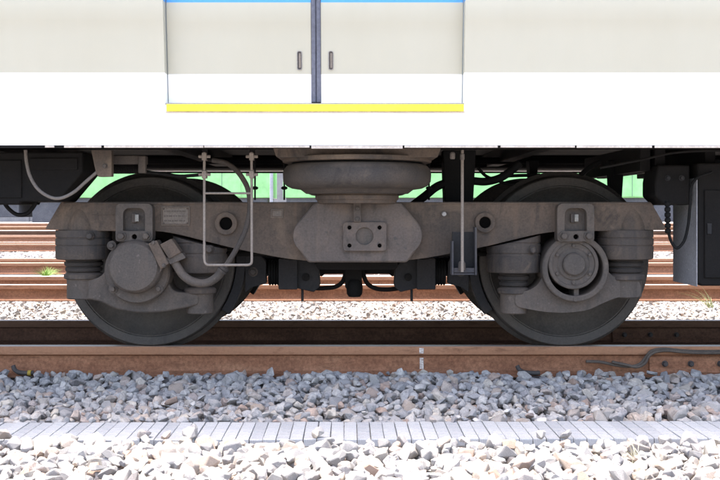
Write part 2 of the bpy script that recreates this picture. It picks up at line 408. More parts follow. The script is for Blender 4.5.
# fish plate with bolts and a bond cable on the near rail, right
def fishplate(root, yc, xa, xb, mat, bolts, front=-1):
    prof = [(.0085, -.055), (.0165, -.055), (.022, -.068), (.024, -.112), (.040, -.133), (.036, -.137), (.0085, -.122)]
    o = MB().prism_x([(yc+front*y, z) for y, z in prof], xa, xb).build('joint_plate', mat, root, .002)
    for x in bolts:
        q = MB()
        q.lathe([(0, .016), (-.003, .016)], (x, yc+front*.024, -.090), 'Y', 16)
        q.lathe([(-.002, .0125), (-.017, .0125), (-.019, .010)], (x, yc+front*.024, -.090), 'Y', 6)
        q.build('bolt', M['clip'], o)
    return o
xa = at(650, 360, -.6)[0]
fishplate(r_near, -GA, xa, xa+.62, M['rail'], [at(x, 362, -.6)[0] for x in (665.5, 691.5)]+[xa+.36, xa+.50])
fishplate(r_far, GA, at(612, 330, .55)[0], at(612, 330, .55)[0]+.75, M['rail_dark'], [at(x, 334, .55)[0] for x in (624, 650, 676)])
for k, pts in enumerate(([(586, 361.5), (600, 362), (615, 365), (630, 366.5), (640, 364), (646, 357), (652, 351), (664, 349), (680, 350.5), (700, 351.5), (740, 351), (800, 350)],
                         [(612, 362), (624, 364.5), (637, 367), (645, 363), (649, 356), (656, 351.8), (668, 350.6), (684, 352.2), (705, 353), (742, 352.6), (800, 352)])):
    yy = -.612-.012*k
    MB().tube(spline([P3(a, c, yy) for a, c in pts], 6), .0075, 10).build('bond_cable', M['bond'], r_near)
# paint mark at the weld
xw = at(421.5, 350, -.6)[0]
q = MB(); q.box((xw-.011, -.602, -.036), (xw+.011, -.5975, -.009)); lab(q.build('paint_mark', M['paintmark'], r_near), 'white paint mark on the rail head')
q = MB(); q.box((xw-.0075, -.5775, -.118), (xw+.012, -.5725, -.062)); lab(q.build('paint_mark', M['paintmark'], r_near), 'white paint mark on the rail web')
# rail clips
def clip(x, tagged):
    c = MB(); c.tube(spline([(x-.055, -.63, -.092), (x-.045, -.635, -.112), (x-.02, -.645, -.124), (x+.03, -.65, -.127), (x+.055, -.645, -.126)], 6), .011, 10)
    c.box((x-.01, -.70, -.160), (x+.06, -.635, -.142))
    o = c.build('rail_clip', M['clip'], r_near, .002)
    if tagged: MB().lathe([(-.004, .0145), (.012, .0145)], (x+.032, -.65, -.127), 'X', 14).build('clip_collar', M['dull_yellow'], o)
clip(at(24, 371, -.63)[0], True); clip(at(528, 369, -.63)[0], False)

# ---------------------------------------------------------------- cable trough with ribbed lid slats
TY0, TY1, TZ = -1.755, -1.455, -.191
tr = thing('cable_trough', 'pale lidded cable trough between the two bands of ballast', 'cable trough', (0, (TY0+TY1)/2, GZ)); tr.rotation_euler.z = R(.6)
MB().box((-4.2, TY0+.01, GZ-.05), (4.2, TY1-.01, TZ-.022)).build('trough_body', M['trough'], tr)
PIT = .0522
def slat_mesh():
    q = MB(); w = PIT-.0032; y0, y1 = -.15, .15
    n = 5; g = (y1-y0)/n
    prof = []
    for i in range(n):          # five pads with shallow grooves between them
        prof += [(y0+i*g+.001, -.004), (y0+i*g+.004, 0), (y0+(i+1)*g-.004, 0), (y0+(i+1)*g-.001, -.004)]
    prof += [(y1, -.03), (y0, -.03)]
    q.prism_x(prof, -w/2, w/2)
    return q
first = slat_mesh().build('slat', M['lid'], None, .0012, 1)
first.parent = tr
n_sl = int(7.6/PIT)
for i in range(n_sl):
    o = first if i == 0 else first.copy()
    if i: COL.objects.link(o)
    o.location = ((i-n_sl/2)*PIT+random.uniform(-.0006, .0006), 0, TZ-GZ+random.uniform(-.0014, .0014))
    o.rotation_euler = (random.uniform(-.005, .005), random.uniform(-.012, .012), random.uniform(-.004, .004))

# ---------------------------------------------------------------- ballast stones
def hull_stone(seed, npts):
    r = random.Random(seed); bm = bmesh.new()
    sx, sy, sz = r.uniform(.85, 1.25), r.uniform(.7, 1.0), r.uniform(.5, .8)
    for i in range(npts):
        v = Vector((r.gauss(0, 1), r.gauss(0, 1), r.gauss(0, 1))).normalized()
        m = max(abs(v.x), abs(v.y), abs(v.z))
        v = v*(.62+.38*(1/m-.0)*.62)*r.uniform(.88, 1.08)
        bm.verts.new((v.x*sx*.5, v.y*sy*.5, v.z*sz*.5))
    g = bmesh.ops.convex_hull(bm, input=bm.verts)
    bmesh.ops.delete(bm, geom=[e for e in g['geom_interior'] if isinstance(e, bmesh.types.BMVert)], context='VERTS')
    bmesh.ops.dissolve_limit(bm, angle_limit=R(13), verts=bm.verts, edges=bm.edges)
    return bm
def tri_arrays(bm):
    b2 = bm.copy(); bmesh.ops.triangulate(b2, faces=b2.faces); b2.verts.index_update()
    V = np.array([v.co[:] for v in b2.verts]); F = np.array([[v.index for v in f.verts] for f in b2.faces]); b2.free(); return V, F
def bevelled(bm, w):
    b2 = bm.copy(); bmesh.ops.bevel(b2, geom=list(b2.edges), offset=w, segments=1, profile=.5, affect='EDGES', clamp_overlap=True); return b2
proto_bm = [hull_stone(i, 15) for i in range(26)]
proto_hi = [tri_arrays(bevelled(bm, .03)) for bm in proto_bm]      # near stones: chipped edges
proto_lo = [tri_arrays(hull_stone(100+i, 9)) for i in range(16)]   # far stones
def rot_mats(n, tilt=.5):
    a = rng.uniform(0, 2*np.pi, n); bx = rng.normal(0, tilt, n); by = rng.normal(0, tilt, n)
    ca, sa = np.cos(a), np.sin(a); cb, sb = np.cos(bx), np.sin(bx); cc, sc = np.cos(by), np.sin(by)
    Z = np.zeros(n); O = np.ones(n)
    Rz = np.stack([ca, -sa, Z, sa, ca, Z, Z, Z, O], 1).reshape(n, 3, 3)
    Rx = np.stack([O, Z, Z, Z, cb, -sb, Z, sb, cb], 1).reshape(n, 3, 3)
    Ry = np.stack([cc, Z, sc, Z, O, Z, -sc, Z, cc], 1).reshape(n, 3, 3)
    return Rz @ Rx @ Ry
def scatter(x0, x1, y0, y1, spacing, zf, size, layers=2):
    P = []; Sz = []
    for l in range(layers):
        xs = np.arange(x0+rng.uniform(0, spacing), x1, spacing); ys = np.arange(y0, y1, spacing*.9)
        gx, gy = np.meshgrid(xs, ys); n = gx.size
        x = gx.ravel()+rng.uniform(-.48, .48, n)*spacing; y = gy.ravel()+rng.uniform(-.48, .48, n)*spacing
        s = np.clip(rng.lognormal(math.log(size), .27, n), size*.55, size*1.7)
        z = zf(x, y)+rng.uniform(-.018, .008, n)+(l-layers+1)*size*.42
        P.append(np.stack([x, y, z], 1)); Sz.append(s)
    P, Sz = np.concatenate(P), np.concatenate(Sz)
    k = (P[:, 1] > y0) & (P[:, 1] < y1)
    return P[k], Sz[k]
def stone_mesh(name, P, Sz, protos, mat, smooth=False):
    n = len(P); Rm = rot_mats(n); Rm = Rm*Sz[:, None, None]; idx = rng.integers(0, len(protos), n)
    Vs, Fs, off = [], [], 0
    for k, (V, F) in enumerate(protos):
        sel = np.nonzero(idx == k)[0]
        if len(sel) == 0: continue
        W_ = np.einsum('nij,vj->nvi', Rm[sel], V)+P[sel][:, None, :]
        Vs.append(W_.reshape(-1, 3)); Fs.append((F[None]+(np.arange(len(sel))*len(V))[:, None, None]+off).reshape(-1, 3)); off += len(sel)*len(V)
    V, F = np.concatenate(Vs), np.concatenate(Fs)
    me = bpy.data.meshes.new(name)
    me.vertices.add(len(V)); me.vertices.foreach_set('co', V.astype(np.float32).ravel())
    me.loops.add(F.size); me.loops.foreach_set('vertex_index', F.astype(np.int32).ravel())
    me.polygons.add(len(F)); me.polygons.foreach_set('loop_start', np.arange(0, F.size, 3, dtype=np.int32))
    me.update(calc_edges=True); me.materials.append(mat)
    me.polygons.foreach_set('use_smooth', np.full(len(F), smooth, dtype=bool))
    o = bpy.data.objects.new(name, me); COL.objects.link(o); return o
def z_shade(x, y):      # shoulder between rail and trough: level by the rail, a little lower by the trough
    t = np.clip((y+1.45)/.85, 0, 1)
    return -.197+.072*t+.012*np.sin(x*2.3+1)*np.sin(y*5)
def z_fore(x, y): return -.193+.004*np.clip((-1.78-y)/.5, 0, 1)+.014*np.sin(x*3.1)*np.sin(y*4+1)
def z_flat(x, y): return -.205+.012*np.sin(x*1.7)*np.sin(y*2.1)
Pa, Sa = scatter(-3.6, 3.6, -1.44, -.635, .045, z_shade, .059, 3)
Pb, Sb = scatter(-3.2, 3.2, -2.95, -1.785, .048, z_fore, .067, 3)
# a few strays: a stone propped on the rail foot, some spilled over the lid edge
ex = [((at(77, 367, -.66)[0]), -.66, -.135, .10), (at(395, 366, -.66)[0], -.67, -.14, .075), (at(560, 366, -.66)[0], -.66, -.14, .07)]
for _ in range(22): ex.append((random.uniform(-3, 3), random.uniform(-1.80, -1.745), TZ+.016+random.uniform(0, .010), random.uniform(.045, .085)))
for _ in range(10): ex.append((random.uniform(-3, 3), random.uniform(-1.475, -1.44), TZ+.008, random.uniform(.03, .05)))
ex = np.array(ex); P_all = np.concatenate([Pa, Pb, ex[:, :3]]); S_all = np.concatenate([Sa, Sb, ex[:, 3]])
for cx_ in (at(24, 371, -.63)[0], at(528, 369, -.63)[0]):
    kk = ~((np.abs(P_all[:, 0]-cx_) < .075) & (P_all[:, 1] > -.73) & (P_all[:, 2] > -.175)); P_all, S_all = P_all[kk], S_all[kk]
D = P_all[:, 1]-CAM_Y; px = VX+FPX*P_all[:, 0]/D; py = VY+FPX*(CAM_H-P_all[:, 2])/D
score = S_all*FPX/D
vis = (px > 0) & (px < 720) & (py < 482) & (py > 360)
zsurf = np.where(P_all[:, 1] < -1.6, z_fore(P_all[:, 0], P_all[:, 1]), z_shade(P_all[:, 0], P_all[:, 1]))
vis &= P_all[:, 2] > zsurf-.014
order = np.argsort(-np.where(vis, score, -1)); top = order[:300]; rest = np.ones(len(P_all), bool); rest[top] = False
pm = []
for k, bm in enumerate(proto_bm):
    bb = bevelled(bm, .03); me = bpy.data.meshes.new('stone')
    bb.to_mesh(me); bb.free(); me.materials.append(M['stone']); pm.append(me)
for i in top:
    o = bpy.data.objects.new('stone', pm[random.randrange(len(pm))]); COL.objects.link(o)
    o.parent = ground; o.location = P_all[i]; o.scale = (S_all[i],)*3
    o.rotation_euler = (random.gauss(0, .5), random.gauss(0, .5), random.uniform(0, 6.28))
bal = stone_mesh('ballast', P_all[rest], S_all[rest], proto_hi, M['ballast']); bal['kind'] = 'stuff'; tag(bal, 'grey and cream crushed stone ballast in front of the train', 'ballast')
parts = []
parts.append(scatter(-4.2, 4.2, -.49, .49, .060, z_flat, .06, 1))
parts.append(scatter(-4.6, 4.6, .65, 3.37, .046, lambda x, y: z_flat(x, y)+.02, .058, 2))
parts.append(scatter(-6.2, 6.2, 3.54, 4.50, .07, z_flat, .06, 1))
parts.append(scatter(-6.8, 6.8, 4.66, 7.10, .055, lambda x, y: z_flat(x, y)+.02, .060, 1))
parts.append(scatter(-9.5, 9.5, 8.40, 14.2, .078, z_flat, .075, 1))
parts.append(scatter(-15, 15, 15.6, 26.0, .14, z_flat, .11, 1))
Pf = np.concatenate([p for p, s in parts]); Sf = np.concatenate([s for p, s in parts])
far = stone_mesh('ballast', Pf, Sf, proto_lo, M['ballast']); far['kind'] = 'stuff'; tag(far, 'sunlit pale stone ballast between the tracks behind the train', 'ballast')

# ---------------------------------------------------------------- bogie
bogie = thing('bogie', 'dusty grey brown four wheeled bogie with air spring under the train car', 'bogie', (0, 0, 0))
AX = 1.05; WR = .432; AZ = .432
def far_copy(o):
    """the same part on the far side of the bogie"""
    c = o.copy(); COL.objects.link(c); c.parent = bogie; c.scale = (o.scale[0], -o.scale[1], o.scale[2])
    for ch in list(o.children):
        d = ch.copy(); COL.objects.link(d); d.parent = c
    return c
# side frame
FY = -.92
fr = [(61, 202), (651, 202), (666, 228), (664, 230), (602, 231), (550, 231), (482, 247.5), (425, 258.5), (390, 262), (325, 262), (290, 259.5), (240, 250), (163, 230.5), (110, 231), (66, 230.5), (45, 229)]
frame = MB().prism(round_poly(poly(fr, FY), [.01, .01, .005, .005, .02, .10, .10, .1, .1, .1, .1, .1, .1, .02, .01, .005], 6), FY, -.73).build('side_frame', M['frame'], bogie, .006)
# welded flanges: top plate edge line and horizontal seam on the left end
w = MB()
for y_, xa_, xb_ in ((203.6, 64, 650),):
    x0, z0 = at(xa_, y_, FY); x1, _ = at(xb_, y_, FY); w.box((x0, FY-.006, z0-.004), (x1, FY+.01, z0+.004))
w.build('top_flange', M['frame'], frame, .002)
w = MB(); x0, z0 = at(92, 215, FY); x1, _ = at(114, 215, FY); w.box((x0, FY-.003, z0-.003), (x1, FY+.01, z0+.003)); w.build('weld_seam', M['frame'], frame, .0015)
def pocket(cx):      # tapered lug above an outer spring
    c = MB(); x, z0 = at(cx, 231, FY); z1 = at(cx, 205, FY)[1]
    c.lathe([(0, .078), (.03, .076), (z1-z0-.03, .058), (z1-z0-.008, .050), (z1-z0, .040)], (x, FY+.054, z0), 'Z', 28)
    return c.build('spring_pocket', M['frame'], frame, 0)
pocket(79); pocket(633)
def boss(px, py, r0, r1):
    x, z = at(px, py, FY-.012)
    k0, k1 = mm(r0, FY), mm(r1, FY)
    o = MB().prism(circle(x, z, k0, 40), FY-.020, FY+.01, [circle(x, z, k1, 32)]).build('boss_ring', M['frame'], frame, .004)
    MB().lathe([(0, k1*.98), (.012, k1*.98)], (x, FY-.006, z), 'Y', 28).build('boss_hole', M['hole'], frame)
boss(226, 223.5, 11.5, 6.4); boss(485, 222.5, 10.3, 5.8)
def nameplate(px0, py0, px1, py1, rows):
    x0, z1 = at(px0, py0, FY); x1, z0 = at(px1, py1, FY)
    o = MB().prism(rrect(x0, z0, x1, z1, .004), FY-.006, FY+.002).build('nameplate', M['nameplate'], frame, .001)
    fm = MB(); t = .004
    fm.box((x0+t, FY-.0085, z1-2*t), (x1-t, FY-.005, z1-t)); fm.box((x0+t, FY-.0085, z0+t), (x1-t, FY-.005, z0+2*t))
    fm.box((x0+t, FY-.0082, z0+t*1.5), (x0+2*t, FY-.005, z1-t*1.5)); fm.box((x1-2*t, FY-.0082, z0+t*1.5), (x1-t, FY-.005, z1-t*1.5))
    fm.build('plate_border', M['frame'], o)
    if rows:
        for r_ in range(rows):
            q = MB(); zz = z1-(r_+1)*(z1-z0)/(rows+1)
            xs = x0+.014
            while xs < x1-.02:
                wd = random.uniform(.006, .02); q.box((xs, FY-.0072, zz-.003), (min(xs+wd, x1-.014), FY-.005, zz+.003)); xs += wd+.004
            q.build('raised_lettering', M['box'], o)
        for a_, b_ in ((x0+.012, z0+.011), (x1-.012, z0+.011), (x0+.012, z1-.011), (x1-.012, z1-.011)):
            MB().lathe([(0, .004), (-.003, .004), (-.005, .002)], (a_, FY-.0055, b_), 'Y', 10).build('rivet', M['box'], o)
nameplate(161.5, 206.5, 190, 225.5, 3); nameplate(271, 209, 283.5, 218, 0)
x, z = at(444, 214, FY)
q = MB(); q.lathe([(.002, .012), (-.010, .012), (-.013, .009)], (x, FY, z), 'Y', 20); q.build('grease_fitting', M['steel'], frame)

# bolster: hexagonal box, round pads, bolted plate, lever
BY = -1.0
hx = round_poly(poly([(315, 202.5), (401, 202.5), (427.5, 234), (407, 262.5), (308, 262.5), (287.5, 234)], BY), [.01, .01, .13, .012, .012, .13], 12)
bol = MB().prism(hx, BY, -.80).build('bolster', M['plate'], bogie, .008)
for cxp in (311.5, 403.5):
    x, z = at(cxp, 236, BY); MB().lathe([(.004, mm(18.5, BY)), (-.0006, mm(18.2, BY)), (-.0016, mm(17.2, BY))], (x, BY, z), 'Y', 48).build('round_pad', M['plate'], bol)
x0, z1 = at(343, 222, BY); x1, z0 = at(386.5, 251, BY)
cx_, cz_ = at(364.5, 236, BY)
hl = [at(a, b_, BY) for a, b_ in ((349.5, 227.5), (379.5, 227.5), (349.5, 245.5), (379.5, 245.5))]
pl = MB().prism(rrect(x0, z0, x1, z1, .018), BY-.022, BY+.004, [circle(cx_, cz_, mm(8.6, BY), 32)]+[circle(a, c, .0095, 14) for a, c in hl]).build('mounting_plate', M['plate'], bol, .003)
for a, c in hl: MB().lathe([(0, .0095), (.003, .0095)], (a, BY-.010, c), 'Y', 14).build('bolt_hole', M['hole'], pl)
MB().lathe([(0, mm(8.6, BY)), (.006, mm(8.6, BY))], (cx_, BY-.010, cz_), 'Y', 32).build('round_recess', M['box'], pl)
x0, z1 = at(353.5, 190, BY-.02); x1, z0 = at(361, 222, BY-.02)
lv = MB().prism(rrect(x0, z0, x1, z1, .006), BY-.030, BY-.008).build('lever', M['plate'], bol, .003)
for yy in (208.5, 219): xx, zz = at(357.5, yy, BY-.03); MB().hexbolt(xx, BY-.030, zz, .010, .012).build('bolt', M['box'], lv)

# air spring
def air_spring():
    c = (0, -.95, 0); Yc = -.95
    R0 = .345
    prof = [(.786, .20), (.787, .27), (.792, R0-.040), (.804, R0-.014), (.824, R0+.001), (.862, R0+.003), (.884, R0-.004), (.898, R0-.016), (.905, R0-.035), (.906, .25)]
    o = MB().lathe(prof, c, 'Z', 80).build('air_spring', M['rubber_grey'], bogie, 0, angle=50)
    MB().lathe([(.766, .215), (.768, .240), (.789, .268)], c, 'Z', 64).build('lower_bead', M['rubber_grey'], o)
    MB().lathe([(.722, .185), (.738, .188), (.740, .195), (.760, .197), (.762, .19), (.770, .19)], c, 'Z', 64).build('pedestal', M['frame'], o, .003)
    MB().lathe([(.900, R0-.05), (.914, R0-.035)], c, 'Z', 64).build('dark_gap_ring', M['black'], o)  # black ring paints the dark gap between bellows and top plate
    MB().lathe([(.9125, R0-.002), (.9145, R0+.004), (.934, R0+.004)], c, 'Z', 72).build('top_plate', M['frame'], o, .002)
    return o
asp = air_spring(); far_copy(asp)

# wheels and axles
WP = [(-.655, .085), (-.655, .105), (-.60, .118), (-.575, .125), (-.556, .16), (-.545, .24), (-.556, .318), (-.570, .348), (-.584, .366), (-.594, .377), (-.5935, .382), (-.599, .385), (-.6005, .390), (-.6005, .424), (-.596, WR-.0035), (-.590, WR-.001),
      (-.555, WR), (-.530, WR+.002), (-.520, WR+.007), (-.513, WR+.018), (-.507, WR+.026), (-.501, WR+.027), (-.4965, WR+.020), (-.4955, WR+.008), (-.4955, .368), (-.515, .345), (-.525, .24), (-.515, .14), (-.49, .11), (-.47, .105), (-.47, .085)]
for sx in (-1, 1):
    for sy in (-1, 1):
        o = MB().lathe([(-sy*a, r) for a, r in WP], (sx*AX, 0, AZ), 'Y', 96, closed=True).build('wheel', M['wheel'], bogie, 0, angle=28)
    MB().lathe([(-.90, .055), (-.72, .06), (-.68, .085), (-.45, .088), (-.43, .08), (0, .075), (.43, .08), (.45, .088), (.68, .085), (.72, .06), (.90, .055)], (sx*AX, 0, AZ), 'Y', 32).build('axle', M['dark'], bogie)

# axle springs: cap, laminated rubber, foot
SY = -.825
def spring(px_c, cap_top, cap_bot, rub_bot, foot_bot, rc, cut=None, rr=.070, rf=.064, tp=.020, rw=.078):
    x = at(px_c, 250, SY)[0]
    Yf = SY-rc*.8
    Z = lambda py: at(357, py, Yf)[1]
    zt, zb = Z(cap_top), Z(cap_bot)
    hgt = zt-zb
    prof = [(zb, rc-.010), (zb+.003, rc-.003), (zb+.007, rc-.001), (zb+hgt*.44, rc), (zb+hgt*.46, rc-.004), (zb+hgt*.49, rc-.004), (zb+hgt*.51, rc), (zb+hgt*.70, rc), (zb+hgt*.72, rc-.005), (zb+hgt*.75, rc-.005), (zb+hgt*.77, rc-.001), (zt, rc-.002)]
    mb = MB().lathe(prof, (x, SY, 0), 'Z', 48)
    if cut:      # top cut to the slope of the frame
        (ax_, ay_), (bx_, by_) = at(*cut[0], Yf), at(*cut[1], Yf)
        d = Vector((bx_-ax_, 0, by_-ay_)).normalized(); nrm = Vector((-d.z, 0, d.x)); nrm = nrm if nrm.z > 0 else -nrm
        r_ = bmesh.ops.bisect_plane(mb.bm, geom=mb.bm.verts[:]+mb.bm.edges[:]+mb.bm.faces[:], plane_co=(ax_, 0, ay_), plane_no=nrm, clear_outer=True)
        ed = [e for e in r_['geom_cut'] if isinstance(e, bmesh.types.BMEdge)]
        bmesh.ops.holes_fill(mb.bm, edges=ed)
    s = mb.build('axle_spring', M['spring'], bogie, 0, angle=30)
    q = MB(); zr = Z(rub_bot); zq = zr+.026; hh = zb-zq+.012; k = 3; pr = []
    for i in range(k):
        za = zb+.012-hh*i/k; zc = zb+.012-hh*(i+1)/k; ra = rr+tp*(k-1-i)/k
        pr += [(za, ra), (za-(za-zc)*.55, ra-.002), (za-(za-zc)*.70, ra-.014), (zc+.001, ra-.014)]
    q.lathe(pr, (x, SY, 0), 'Z', 40).build('rubber_stack', M['neck'], s, 0, angle=30)
    MB().lathe([(zr, rw-.004), (zr+.004, rw), (zq-.006, rw), (zq, rw-.008), (zq+.006, rw-.02)], (x, SY, 0), 'Z', 40).build('lower_flange', M['spring'], s, 0, angle=30)
    zf = Z(foot_bot)
    MB().lathe([(zf, rf*.92), (zf+.005, rf), (zr-.010, rf), (zr+.002, rf+.004)], (x, SY, 0), 'Z', 36).build('spring_foot', M['box'], s, 0, angle=30)
    return s, x
s_lo, xlo = spring(84, 230.5, 260, 280, 300.5, .133, rr=.088, rf=.080, tp=.014, rw=.094)
s_ro, xro = spring(624.5, 230.5, 260, 281, 299, .135, rr=.088, rf=.080, tp=.014, rw=.094)
s_li, xli = spring(200, 233, 273.5, 295, 315.5, .130, cut=((172, 236.5), (226, 250)))
s_ri, xri = spring(513.5, 233, 273.5, 295, 315.5, .130, cut=((488, 248), (541, 235.5)))
for s, pxx, pyy in ((s_lo, 90, 236), (s_li, 209.5, 249.5), (s_ri, 532.5, 250)):
    xx, zz = at(pxx, pyy, SY-.12)
    q = MB(); q.lathe([(.03, .020), (-.012, .020), (-.018, .016), (-.030, .013)], (xx, SY-.108, zz), 'Y', 18); q.tube([(xx-.03, SY-.10, zz+.012), (xx+.01, SY-.115, zz)], .008, 8)
    q.build('safety_pin', M['spring'], s, .002)

# axle boxes
HY0, HY1 = -.894, -.755
armL = [(69.5, 278), (96, 279), (104.5, 273), (108, 262), (112, 250), (164, 246), (167, 264), (168, 283), (173, 291.5), (188, 293), (199, 293), (199, 304.5), (193, 306.5), (164, 312.5), (138, 313.5), (115, 309.5), (101, 302), (90, 299.5), (70.5, 300.5)]
armR = [(515, 293.5), (531, 290), (540, 283), (545, 268), (548, 250), (602, 250), (604, 264), (608, 272), (617, 279), (641, 280.5), (641, 298.5), (619, 296.5), (602, 303.5), (588, 310.5), (565, 313), (545, 312), (530, 309.5), (515, 306.5)]
hole_c = at(575.5, 268.5, -.94); hole_r = mm(28, -.93)
ab_l = MB().prism(round_poly(poly(armL, HY0), .035, 4), HY0, HY1).build('axle_box', M['box'], bogie, .010, 3)
ab_r = MB().prism(round_poly(poly(armR, HY0), .035, 4), HY0, HY1, [circle(hole_c[0], hole_c[1], hole_r, 48)]).build('axle_box', M['box'], bogie, .006, 2)
# left: blanked sensor cover with cable gland
x, z = at(136.5, 271, -.95)
MB().lathe([(.10, mm(33, -.95)), (-.004, mm(33, -.95)), (-.014, mm(31.5, -.95))], (x, -.93, z), 'Y', 56).build('cover_flange', M['box'], ab_l, 0)
cvx, cvz = at(134, 267, -1.0); rc = mm(26.5, -1.0)
cov = MB().lathe([(.06, rc*1.02), (.010, rc*1.02), (0, rc), (-.018, rc*.965), (-.028, rc*.88), (-.031, rc*.7), (-.032, rc*.3), (-.032, .002)], (cvx, -.985, cvz), 'Y', 56).build('round_cover', M['box'], ab_l, 0, angle=35)
for a, c in ((111.5, 245.5), (158.5, 289), (113, 289)):
    xx, zz = at(a, c, -.95); q = MB(); q.lathe([(.05, .022), (-.004, .022)], (xx, -.945, zz), 'Y', 20); q.hexbolt(xx, -.948, zz, .013, .016); q.build('cover_bolt', M['box'], ab_l, .001)
def quad(pts, y0, y1, name, mat, par, bv=.004):
    return MB().prism(round_poly(poly(pts, y0), .006, 3), y0, y1).build(name, mat, par, bv)
quad([(140, 243), (151, 244), (163, 268), (152, 283)], -1.0, -.95, 'gland_neck', M['box'], ab_l, .006)
quad([(148, 243.5), (156.5, 240), (169, 263.5), (160.5, 269.5)], -1.022, -.94, 'gland_flange', M['frame'], ab_l)
quad([(159.5, 244.5), (171.5, 238.5), (181, 252.5), (169, 259.5)], -1.016, -.95, 'gland_box', M['frame'], ab_l, .006)
quad([(166, 258), (182, 252.5), (186, 258), (170, 264.5)], -1.008, -.955, 'gland_collar', M['box'], ab_l)
for a, c in ((153.5, 243), (164, 265.5)):
    xx, zz = at(a, c, -1.02); MB().hexbolt(xx, -1.021, zz, .008, .010).build('gland_bolt', M['box'], ab_l)
hp = [(173, 259, -.98), (177.5, 267, -.985), (184, 276, -.99), (194, 282, -1.0), (206, 283, -1.01), (217, 277, -1.02), (225, 266.5, -1.03)]
MB().tube(spline([P3(*q) for q in hp], 8), mm(4.3, -1), 14).build('sensor_hose', M['box'], ab_l)
hp2 = [(223, 269.5, -1.03), (230, 259.5, -1.03), (238, 246, -1.03), (245, 231, -1.03), (249.2, 214, -1.02), (249.8, 200, -1.01), (247.5, 188, -1.0), (243, 179, -1.0), (236, 170, -.98), (226, 163, -.95), (212, 160, -.95)]
MB().tube(spline([P3(*q) for q in hp2], 8), mm(2.6, -1), 12).build('sensor_cable', M['rubber_grey'], ab_l)
q = MB()
for a, c in ((224, 268.5), (222, 271)):
    p0 = Vector(P3(a, c, -1.03)); d = Vector((.6, 0, .8)); q.cyl(p0-d*.006, p0+d*.006, mm(5.2, -1), 14)
q.build('hose_clamp', M['spring'], ab_l)
# right: open ring with the bearing end cap
ring_o = mm(33.5, -.945)
MB().prism(circle(hole_c[0], hole_c[1], ring_o, 56), -.945, HY1+.02, [circle(hole_c[0], hole_c[1], hole_r*.985, 48)]).build('housing_ring', M['box'], ab_r, .006)
ccx, ccz = at(574.5, 264.5, -.96); rb = mm(25, -.94)
cap = MB().lathe([(.14, rb*.98), (.0, rb), (-.012, rb), (-.016, rb*.97), (-.016, rb*.86), (-.008, rb*.84), (-.006, rb*.66), (-.012, rb*.60), (-.012, rb*.46), (-.030, rb*.45), (-.036, rb*.40), (-.038, rb*.1), (-.038, .002)], (ccx, -.93, ccz), 'Y', 56).build('bearing_cap', M['box'], ab_r, 0, angle=30)
for k in range(6):
    a = R(30+60*k); MB().hexbolt(ccx+rb*.75*math.cos(a), -.937, ccz+rb*.75*math.sin(a), .0085, .010).build('cap_bolt', M['box'], ab_r)
for k in range(3):
    a = R(-38-52*k); xx, zz = hole_c[0]+hole_r*1.09*math.cos(a), hole_c[1]+hole_r*1.09*math.sin(a)
    MB().lathe([(.006, .011), (-.004, .011)], (xx, -.945, zz), 'Y', 12).build('ring_lug', M['box'], ab_r)
q = MB(); xx, zz = at(575.5, 291, -.9); q.box((xx-.012, -.92, zz-.03), (xx+.012, -.80, zz+.03)); q.build('support_rib', M['box'], ab_r, .003)
MB().lathe([(0, hole_r*.99), (.004, hole_r*.99)], (hole_c[0], HY1+.03, hole_c[1]), 'Y', 40).build('housing_back', M['hole'], ab_r)  # black disc paints the dark inside of the housing
# guide brackets with arched window
def guide(cxp, w_):
    GY = -.972
    x0, z1 = at(cxp-w_, 203.5, GY); x1, z0 = at(cxp+w_, 241.5, GY)
    out = round_poly([(x0, z0), (x1, z0), (x1, z1), (x0, z1)], [.018, .018, .030, .030], 6)
    a0, b1 = at(cxp-11, 208, GY); a1, b0 = at(cxp+11, 231, GY)
    win = round_poly([(a0, b0), (a1, b0), (a1, b1), (a0, b1)], [.004, .004, .034, .034], 6)
    hx_, hz_ = at(cxp+.3, 236.8, GY)
    g = MB().prism(out, GY, -.905, [win, circle(hx_, hz_, .0125, 16)]).build('guide_bracket', M['box'], bogie, .003)
    MB().prism(rrect(a0-.004, b0-.004, a1+.004, b1+.004, .01), -.928, -.922).build('window_back', M['box'], g)
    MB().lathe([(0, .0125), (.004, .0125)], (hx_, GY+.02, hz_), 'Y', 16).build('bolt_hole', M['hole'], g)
    tx, tz = at(cxp+.3, 218, GY)
    t_ = MB().box((tx-.019, -.945, tz-.022), (tx+.004, -.929, tz+.020)).build('indicator_block', M['spring'], g, .002)
    lab(MB().box((tx-.002, -.953, tz-.017), (tx+.016, -.9445, tz+.017)).build('indicator_tag', M['tag'], g, .002), 'small white indicator tag inside the arched window')
    for dx in (-12.3, 12.5):
        bx_, bz_ = at(cxp+dx, 236, GY); q = MB(); q.hexbolt(bx_, GY, bz_, .0165, .026); q.build('guide_bolt', M['box'], g, .001)
    return g
g_l = guide(134, 18.5); g_r = guide(575.8, 18.5)
for o in (frame, bol, s_lo, s_ro, s_li, s_ri, ab_r, g_l, g_r): far_copy(o)
o = far_copy(ab_r); o.scale = (-1, -1, 1)       # an open axle box on the far left as well

# cross members
q = MB(); q.prism(rrect(-.20, .40, .20, .66, .03), -.80, .80); q.build('transom', M['dark'], bogie, .005)
for sx in (-1, 1):
    MB().cyl((sx*.33, -.74, .52), (sx*.33, .74, .52), .075, 24).build('transom_tube', M['dark'], bogie)
